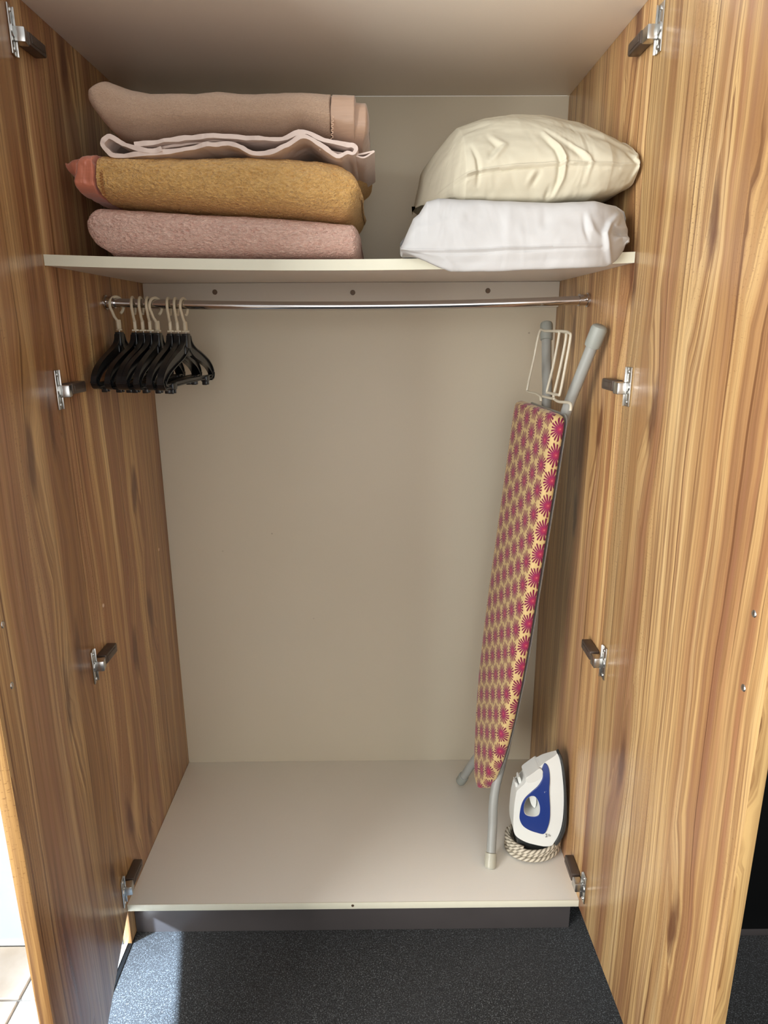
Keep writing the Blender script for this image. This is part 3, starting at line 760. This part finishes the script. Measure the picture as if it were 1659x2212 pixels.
# ------------------------------------------------------------------ ironing board
Wd = Vector((-.085, .9964, 0)).normalized()
nose = Vector((.800, .245, .112)); tail = Vector((.890, .245, 1.062))
Ld = (tail-nose); BL = Ld.length; Ld.normalize()
Nd = Wd.cross(Ld).normalized()
if Nd.x < 0: Nd = -Nd        # points from the printed face to the underside (+x)
def bp(w, s, n): return nose+Wd*w+Ld*s+Nd*n
ib = empty('ironing_board', (.83, .245, 0), 'folded ironing board with purple floral cover leaning in the right corner', 'ironing board')
HW = .142
def halfw(s):
    f = s/BL
    return HW*interp(f, [(0, .0), (.006, .12), (.02, .24), (.045, .36), (.08, .49), (.14, .66), (.20, .78), (.27, .88), (.38, .96), (.5, 1.0), (.97, 1.0), (.985, .985), (.995, .94), (1, .86)])
def board_shell(n0, n1, shrink, rnd, nu=90, nv=44):
    V = []
    for i in range(nu):
        t = i/(nu-1); s = BL*(.5-.5*math.cos(math.pi*t)); hw = max(.0015, halfw(s)-shrink)
        e = 1.0
        d = min(s, BL-s)
        if d < rnd: e = math.sqrt(max(0.02, 1-(1-d/rnd)**2))
        row = []
        for j in range(nv):
            a = 2*math.pi*j/nv; ca, sa = math.cos(a), math.sin(a)
            w = math.copysign(abs(ca)**.28, ca)*hw; n = (n0+n1)/2+math.copysign(abs(sa)**.5, sa)*(n1-n0)/2*e
            row.append((w, s, n))
        V.append(row)
    return V
def cover_mat():
    g = G('floral_cotton_cover'); uvn = g.n.new('ShaderNodeUVMap'); sx = g.n.new('ShaderNodeSeparateXYZ'); g.nt.links.new(uvn.outputs[0], sx.inputs[0])
    a, b_ = sx.outputs[0], sx.outputs[1]          # metres
    ca = g.math('DIVIDE', a, .044); ci = g.math('FLOOR', ca); fa = g.math('SUBTRACT', g.math('SUBTRACT', ca, ci), .5)
    odd = g.math('ABSOLUTE', g.math('MODULO', ci, 2.0))
    cb_ = g.math('ADD', g.math('DIVIDE', b_, .052), g.math('MULTIPLY', odd, .5)); cj = g.math('FLOOR', cb_); fb = g.math('SUBTRACT', g.math('SUBTRACT', cb_, cj), .5)
    px = g.math('MULTIPLY', fa, .044); py = g.math('MULTIPLY', fb, .052)
    r = g.math('SQRT', g.math('ADD', g.math('MULTIPLY', px, px), g.math('MULTIPLY', py, py)))
    th = g.math('ARCTAN2', py, px)
    rnd = g.math('SINE', g.math('ADD', g.math('MULTIPLY', ci, 12.9), g.math('MULTIPLY', cj, 78.2)))
    ph = g.math('ADD', g.math('MULTIPLY', th, 19.0), g.math('MULTIPLY', rnd, 3.0))
    pet = g.math('COSINE', ph)
    R0 = g.math('ADD', .0240, g.math('MULTIPLY', g.math('SINE', g.math('ADD', g.math('MULTIPLY', th, 7.0), g.math('MULTIPLY', rnd, 9.0))), .0024))
    rr_ = g.math('DIVIDE', r, R0)
    thr = g.rng(rr_, .30, 1.0, -1.25, .15)
    m = g.math('MULTIPLY', g.rng(g.math('SUBTRACT', pet, thr), -.25, .25), g.rng(rr_, .94, 1.02, 1, 0))
    pc = g.ramp(rr_, [(0.0, srgb(206, 120, 120)), (.10, srgb(164, 50, 78)), (.35, srgb(134, 32, 80)), (1.0, srgb(100, 16, 48))])
    pl_ = g.rng(g.math('COSINE', g.math('MULTIPLY', th, 9.0)), .6, .9, 0, .35)
    pc = g.mix(g.math('MULTIPLY', pl_, g.rng(rr_, .2, .7, 1, 0)), pc, srgb(170, 58, 92))
    c = g.mix(m, srgb(200, 174, 122), pc)
    _, _, _, P = g.coords(); nn = g.noise(P, 900, 2)
    g.set(Base_Color=c, Roughness=.75); g.p.inputs['Sheen Weight'].default_value = .35; g.p.inputs['Sheen Roughness'].default_value = .35
    g.p.inputs['Sheen Tint'].default_value = (1, .93, .9, 1); g.p.inputs['Specular IOR Level'].default_value = .3
    g.bump(nn, .15, .0005); return g.m
def put_board(name, V, mat, uv=False):
    nu, nv = len(V), len(V[0]); verts = [tuple(bp(*p)) for r in V for p in r]
    F = [(i*nv+j, i*nv+(j+1) % nv, (i+1)*nv+(j+1) % nv, (i+1)*nv+j) for i in range(nu-1) for j in range(nv)]
    F += [tuple(range(nv)), tuple((nu-1)*nv+j for j in range(nv))]
    me = bpy.data.meshes.new(name); me.from_pydata(verts, [], F); me.update()
    if uv:
        flat = [p for r in V for p in r]; ul = me.uv_layers.new(name='cloth')
        def UVc(p):
            w, s, n = p; side = 1 if w > 0 else -1; hw = max(.01, halfw(s))
            u = w if abs(w) < hw*.995 else w
            return (u+side*max(0, n)*1.0+3.0, s+3.0)
        for pol in me.polygons:
            for li in pol.loop_indices: ul.data[li].uv = UVc(flat[me.loops[li].vertex_index])
    bm = bmesh.new(); bm.from_mesh(me); bmesh.ops.recalc_face_normals(bm, faces=bm.faces[:]); bm.to_mesh(me); bm.free()
    me.shade_smooth(); me.set_sharp_from_angle(angle=math.radians(50))
    o = link(name, me, mat, None); return at_world(ib, o)
put_board('padded_cover', board_shell(0, .034, 0, .012), cover_mat(), True)
put_board('board_base', board_shell(.0342, .040, .012, .004, 60, 24), M['greyleg'])
def leg(path, r, capr, capmat, capend, swell=None):
    bm = bmesh.new(); P = smooth_path(path, 6); tube(bm, P, r, 16); o = at_world(ib, obj('leg', bm, M['greyleg'], None))
    a, b_ = Vector(path[0]), Vector(path[1]); d = (b_-a).normalized()
    bm = bmesh.new(); n = 9; pts = []; rads = []
    for t, q in ((-.001, .6), (.0015, .88), (.006, 1.0), (capend*.75, 1.0), (capend*.97, .96), (capend, r/capr*1.02)):
        pts.append(a+d*t); rads.append(capr*q)
    tube(bm, pts, rads, 16); c = obj('rubber_cap', bm, capmat, None); c.parent = o; c.matrix_parent_inverse = Matrix.Identity(4)
    return o
leg([(.9780, .090, 1.228), (.9590, .118, 1.145), (.9440, .150, 1.070), (.9350, .185, .98), (.924, .205, .80), (.905, .225, .50)], .0112, .0155, M['greycap'], .042)
leg([(.9500, .396, 1.236), (.9480, .360, 1.130), (.9460, .335, 1.060), (.930, .29, .80), (.905, .262, .50)], .0112, .0145, M['greycap'], .042)
leg([(.8170, .092, .0015), (.8272, .138, .070), (.8380, .186, .140), (.8700, .226, .250), (.890, .24, .42), (.912, .24, .62), (.938, .24, .85)], .0110, .0138, M['clearcap'], .034)
leg([(.7810, .392, .0125), (.8120, .345, .115), (.8600, .292, .250), (.890, .256, .42), (.912, .256, .62), (.938, .256, .85)], .0110, .0138, M['greycap'], .034)
# cross bar and pivot hidden behind the board
bm = bmesh.new(); tube(bm, [(.905, .222, .50), (.905, .265, .50)], .010, 12); at_world(ib, obj('pivot_bar', bm, M['greyleg'], None))
# iron rest: one bent wire frame in the plane of the board
def bplane(u, v, n):
    d = Vector(ray(u, v)); o_ = Vector(CAM); p0 = bp(0, 0, n)
    k = (p0-o_).dot(Nd)/d.dot(Nd); return o_+d*k
def cr(a, b_): return (1050+a/4.423, 600+b_/4.423)
wa = [(525, 1180), (518, 1135), (470, 1105), (404, 1090), (396, 1045), (455, 780), (512, 515), (560, 508), (685, 514), (697, 545), (640, 850), (583, 1075), (600, 1098), (685, 1118), (708, 1095), (760, 830), (806, 570), (795, 530), (750, 512), (620, 509)]
wb = [(690, 514), (745, 520), (766, 560), (710, 850), (650, 1110), (655, 1160), (700, 1185), (785, 1192), (810, 1215), (806, 1270)]
bm = bmesh.new(); tube(bm, smooth_path([bplane(*cr(*q), .010) for q in wa], 4), .0026, 8); tube(bm, smooth_path([bplane(*cr(*q), .016) for q in wb], 4), .0028, 8)
tube(bm, [bplane(*cr(540, 1132), .014), bplane(*cr(650, 1158), .014)], .0026, 8)
at_world(ib, obj('iron_rest', bm, M['wire'], None))

# ------------------------------------------------------------------ steam iron
YN = .108
ir = empty('steam_iron', (.93, .15, 0), 'blue and white steam iron standing on its heel against the right side', 'iron')
def ip(a, b_, y=YN):
    p = at(1085+a/9.619, 1630+b_/9.619, 1, y); return Vector((p[0], y, p[2]))
YC = .150
ztip = ip(1240, 180).z
def wz(z): return max(.004, .044*max(0.0, 1-(max(0, z)/(ztip+.004))**2.6)**.6)
def xs_sole(z): return ip(1300, 900).x
def hw_at(p, kind):
    dist = max(0, ip(1290, 900).x-p.x)     # height above the sole
    w = wz(p.z)
    if kind == 'body': f = interp(dist, [(0, 1.0), (.04, .96), (.075, .80), (.10, .66), (.13, .52)])
    else: f = 1
    return max(.003, w*f if p.z < .2 else w*f)
def plate(name, outline, mat, kind='body', hole=None, extra=0.0, dy=0.0, parent=ir, bev=.0025, fix=None):
    bm = bmesh.new()
    loops = [outline]+([hole] if hole else [])
    for sgn in (-1, 1):
        es = []
        for lp in loops:
            vs_ = [bm.verts.new((p.x, sgn, p.z)) for p in lp]
            es += [bm.edges.new((vs_[k], vs_[(k+1) % len(vs_)])) for k in range(len(vs_))]
        bmesh.ops.triangle_fill(bm, use_beauty=True, use_dissolve=False, edges=es)
    bm.verts.ensure_lookup_table()
    # side walls
    k0 = 0; tot = sum(len(l) for l in loops)
    for lp in loops:
        n = len(lp)
        for k in range(n):
            a, b_ = bm.verts[k0+k], bm.verts[k0+(k+1) % n]; c, d = bm.verts[tot+k0+(k+1) % n], bm.verts[tot+k0+k]
            bm.faces.new((a, b_, c, d))
        k0 += n
    for v in bm.verts:
        w = (fix if fix else hw_at(v.co, kind))+extra
        v.co.y = YC+v.co.y*w+dy
    bmesh.ops.recalc_face_normals(bm, faces=bm.faces[:])
    o = obj(name, bm, mat, None, ang=40)
    md = o.modifiers.new('bevel', 'BEVEL'); md.width = bev; md.segments = 3; md.limit_method = 'ANGLE'; md.angle_limit = math.radians(50)
    at_world(ir, o); return o
def sp(pts, k=5, closed=True): return [Vector(p) for p in smooth_path([ip(a, b_) for a, b_ in pts], k, closed=closed)]
hole = [(478, 1235), (490, 1120), (540, 1010), (620, 950), (700, 950), (760, 1030), (790, 1150), (770, 1270), (700, 1320), (600, 1330), (510, 1310)]
white_out = [(1236, 186), (1275, 330), (1292, 600), (1296, 900), (1278, 1200), (1240, 1450), (1180, 1640), (1090, 1800), (990, 1900), (700, 1900), (460, 1860), (290, 1760), (258, 1560), (268, 1330), (288, 1120), (318, 960), (340, 880), (420, 800), (520, 700), (560, 600), (700, 480), (810, 400), (860, 372), (950, 312), (1080, 250), (1180, 205)]
plate('body_shell', sp(white_out, 4), M['ironwhite'], hole=sp(hole, 4))
blue_out = [(935, 325), (1000, 372), (1022, 480), (1018, 620), (996, 800), (998, 1000), (1002, 1180), (988, 1360), (940, 1530), (862, 1650), (720, 1645), (560, 1610), (440, 1540), (384, 1420), (392, 1280), (430, 1120), (500, 990), (620, 870), (760, 755), (850, 640), (884, 540), (872, 430)]
hole2 = [(472, 1240), (484, 1115), (535, 1003), (618, 942), (704, 942), (766, 1026), (797, 1150), (777, 1276), (704, 1328), (600, 1338), (505, 1318)]
plate('side_panel', sp(blue_out, 4), M['ironblue'], hole=sp(hole2, 4), extra=.0016, bev=.001)
plate('soleplate', sp([(1246, 180), (1300, 190), (1340, 420), (1352, 800), (1345, 1200), (1318, 1500), (1230, 1720), (1120, 1860), (1090, 1810), (1190, 1640), (1250, 1450), (1288, 1200), (1305, 900), (1300, 600), (1284, 330)], 3), M['sole'], kind='sole', extra=.004, bev=.0012)
# heel rest hidden under the cord
o = plate('heel_rest', [ip(330, 1820), ip(1100, 1850), ip(1110, 1900), ip(1120, 2200), ip(340, 2120)], M['sole'], fix=.024, bev=.002)
for v in o.data.vertices: v.co.z = max(.0008, v.co.z)
plate('top_cap', sp([(540, 590), (690, 480), (800, 402), (850, 410), (884, 470), (860, 560), (780, 640), (660, 690), (560, 690), (525, 650)], 3), M['ironwhite'], fix=.024, bev=.004)
plate('steam_button', sp([(385, 680), (410, 655), (440, 680), (455, 760), (430, 800), (395, 770)], 3), M['ironwhite'], fix=.009, bev=.003)
plate('steam_button', sp([(318, 762), (345, 770), (380, 800), (372, 860), (335, 860)], 3), M['ironwhite'], fix=.010, bev=.003)
plate('spray_nozzle', sp([(848, 425), (880, 400), (905, 410), (890, 440), (862, 470)], 3), M['ironwhite'], fix=.007, bev=.0015)
plate('thermostat_dial', sp([(620, 1010), (680, 950), (740, 1010), (770, 1150), (740, 1280), (670, 1230), (625, 1110)], 3), M['ironwhite'], fix=.014, bev=.004)
# small print near the heel: a little drop symbol and bars
bm = bmesh.new()
ys = YC-hw_at(ip(930, 1690), 'body')-.0013
for (a, b_, c, d) in ((895, 1650, 925, 1665), (910, 1665, 925, 1705), (895, 1705, 935, 1718), (960, 1650, 972, 1700), (985, 1680, 1000, 1700)):
    A = ip(a, d, ys); B = ip(c, b_, ys); box(bm, A.x, B.x, ys-.0003, ys+.0003, A.z, B.z)
at_world(ir, obj('printed_mark', bm, M['ironink'], None))
bm = bmesh.new(); ys = YC-hw_at(ip(890, 790), 'body')-.0022
for (a, b_, c, d) in ((872, 770, 884, 830), (884, 800, 905, 812), (902, 765, 912, 800)):
    A = ip(a, d, ys); B = ip(c, b_, ys); box(bm, A.x, B.x, ys-.0003, ys+.0003, A.z, B.z)
at_world(ir, obj('printed_mark', bm, M['ironwhite'], None))
# cord: twisted rope wound round the heel
def rope_mat():
    g = G('woven_flex'); x, y, z, P = g.coords('UV')
    s = g.math('SINE', g.math('ADD', g.math('MULTIPLY', x, 2*math.pi), g.math('MULTIPLY', y, 2*math.pi)))
    c = g.ramp(g.rng(s, -1, 1), [(.25, srgb(128, 120, 104)), (.55, srgb(206, 198, 180))])
    g.set(Base_Color=c, Roughness=.8); return g.m
def rope(name, P, r, mat):
    P = [Vector(p) for p in P]; n = len(P); NV = 12; verts = []; prev = None; L = 0; Ls = []
    for i in range(n):
        t = (P[min(i+1, n-1)]-P[max(i-1, 0)]).normalized()
        nrm = t.cross(Vector((0, 0, 1))).normalized() if prev is None else (prev-t*prev.dot(t)).normalized()
        prev = nrm; b_ = t.cross(nrm)
        if i: L += (P[i]-P[i-1]).length
        Ls.append(L)
        for k in range(NV):
            a = 2*math.pi*k/NV; q = r*(1+.10*math.cos(3*a+L*520)); verts.append(tuple(P[i]+(nrm*math.cos(a)+b_*math.sin(a))*q))
    F = [(i*NV+k, i*NV+(k+1) % NV, (i+1)*NV+(k+1) % NV, (i+1)*NV+k) for i in range(n-1) for k in range(NV)]
    F += [tuple(range(NV)), tuple((n-1)*NV+k for k in range(NV))]
    me = bpy.data.meshes.new(name); me.from_pydata(verts, [], F); me.update(); ul = me.uv_layers.new(name='UVMap')
    fi = 0
    for i in range(n-1):
        for k in range(NV):
            pol = me.polygons[fi]; fi += 1
            for li, (ii, kk) in zip(pol.loop_indices, ((i, k), (i, k+1), (i+1, k+1), (i+1, k))): ul.data[li].uv = (3*kk/NV, Ls[ii]*83)
    me.shade_smooth(); return at_world(ir, link(name, me, mat, None))
RM = rope_mat(); P = []
turns = 3.6; cx, cy_ = .930, .155
for k in range(int(turns*72)+1):
    t = k/72; a = 2*math.pi*t+.4
    rx = .0610+.002*math.sin(t*3.1); ry = .048+.003*math.sin(t*2.3+1)
    zc = .0065+.0098*t+.004*math.sin(a+1.2)*min(1, t)
    P.append((cx+rx*math.cos(a), cy_+ry*math.sin(a), max(.0062, zc)))
rope('power_cord', P, .0052, RM)
P = []
for k in range(60):
    t = k/59; a = math.radians(150+ (395-150)*t)
    P.append((cx-.001+.0625*math.cos(a), cy_-.002+.0500*math.sin(a), .040-.010*math.sin(math.pi*t)+.030*t**2.2))
rope('power_cord', P, .0052, RM)
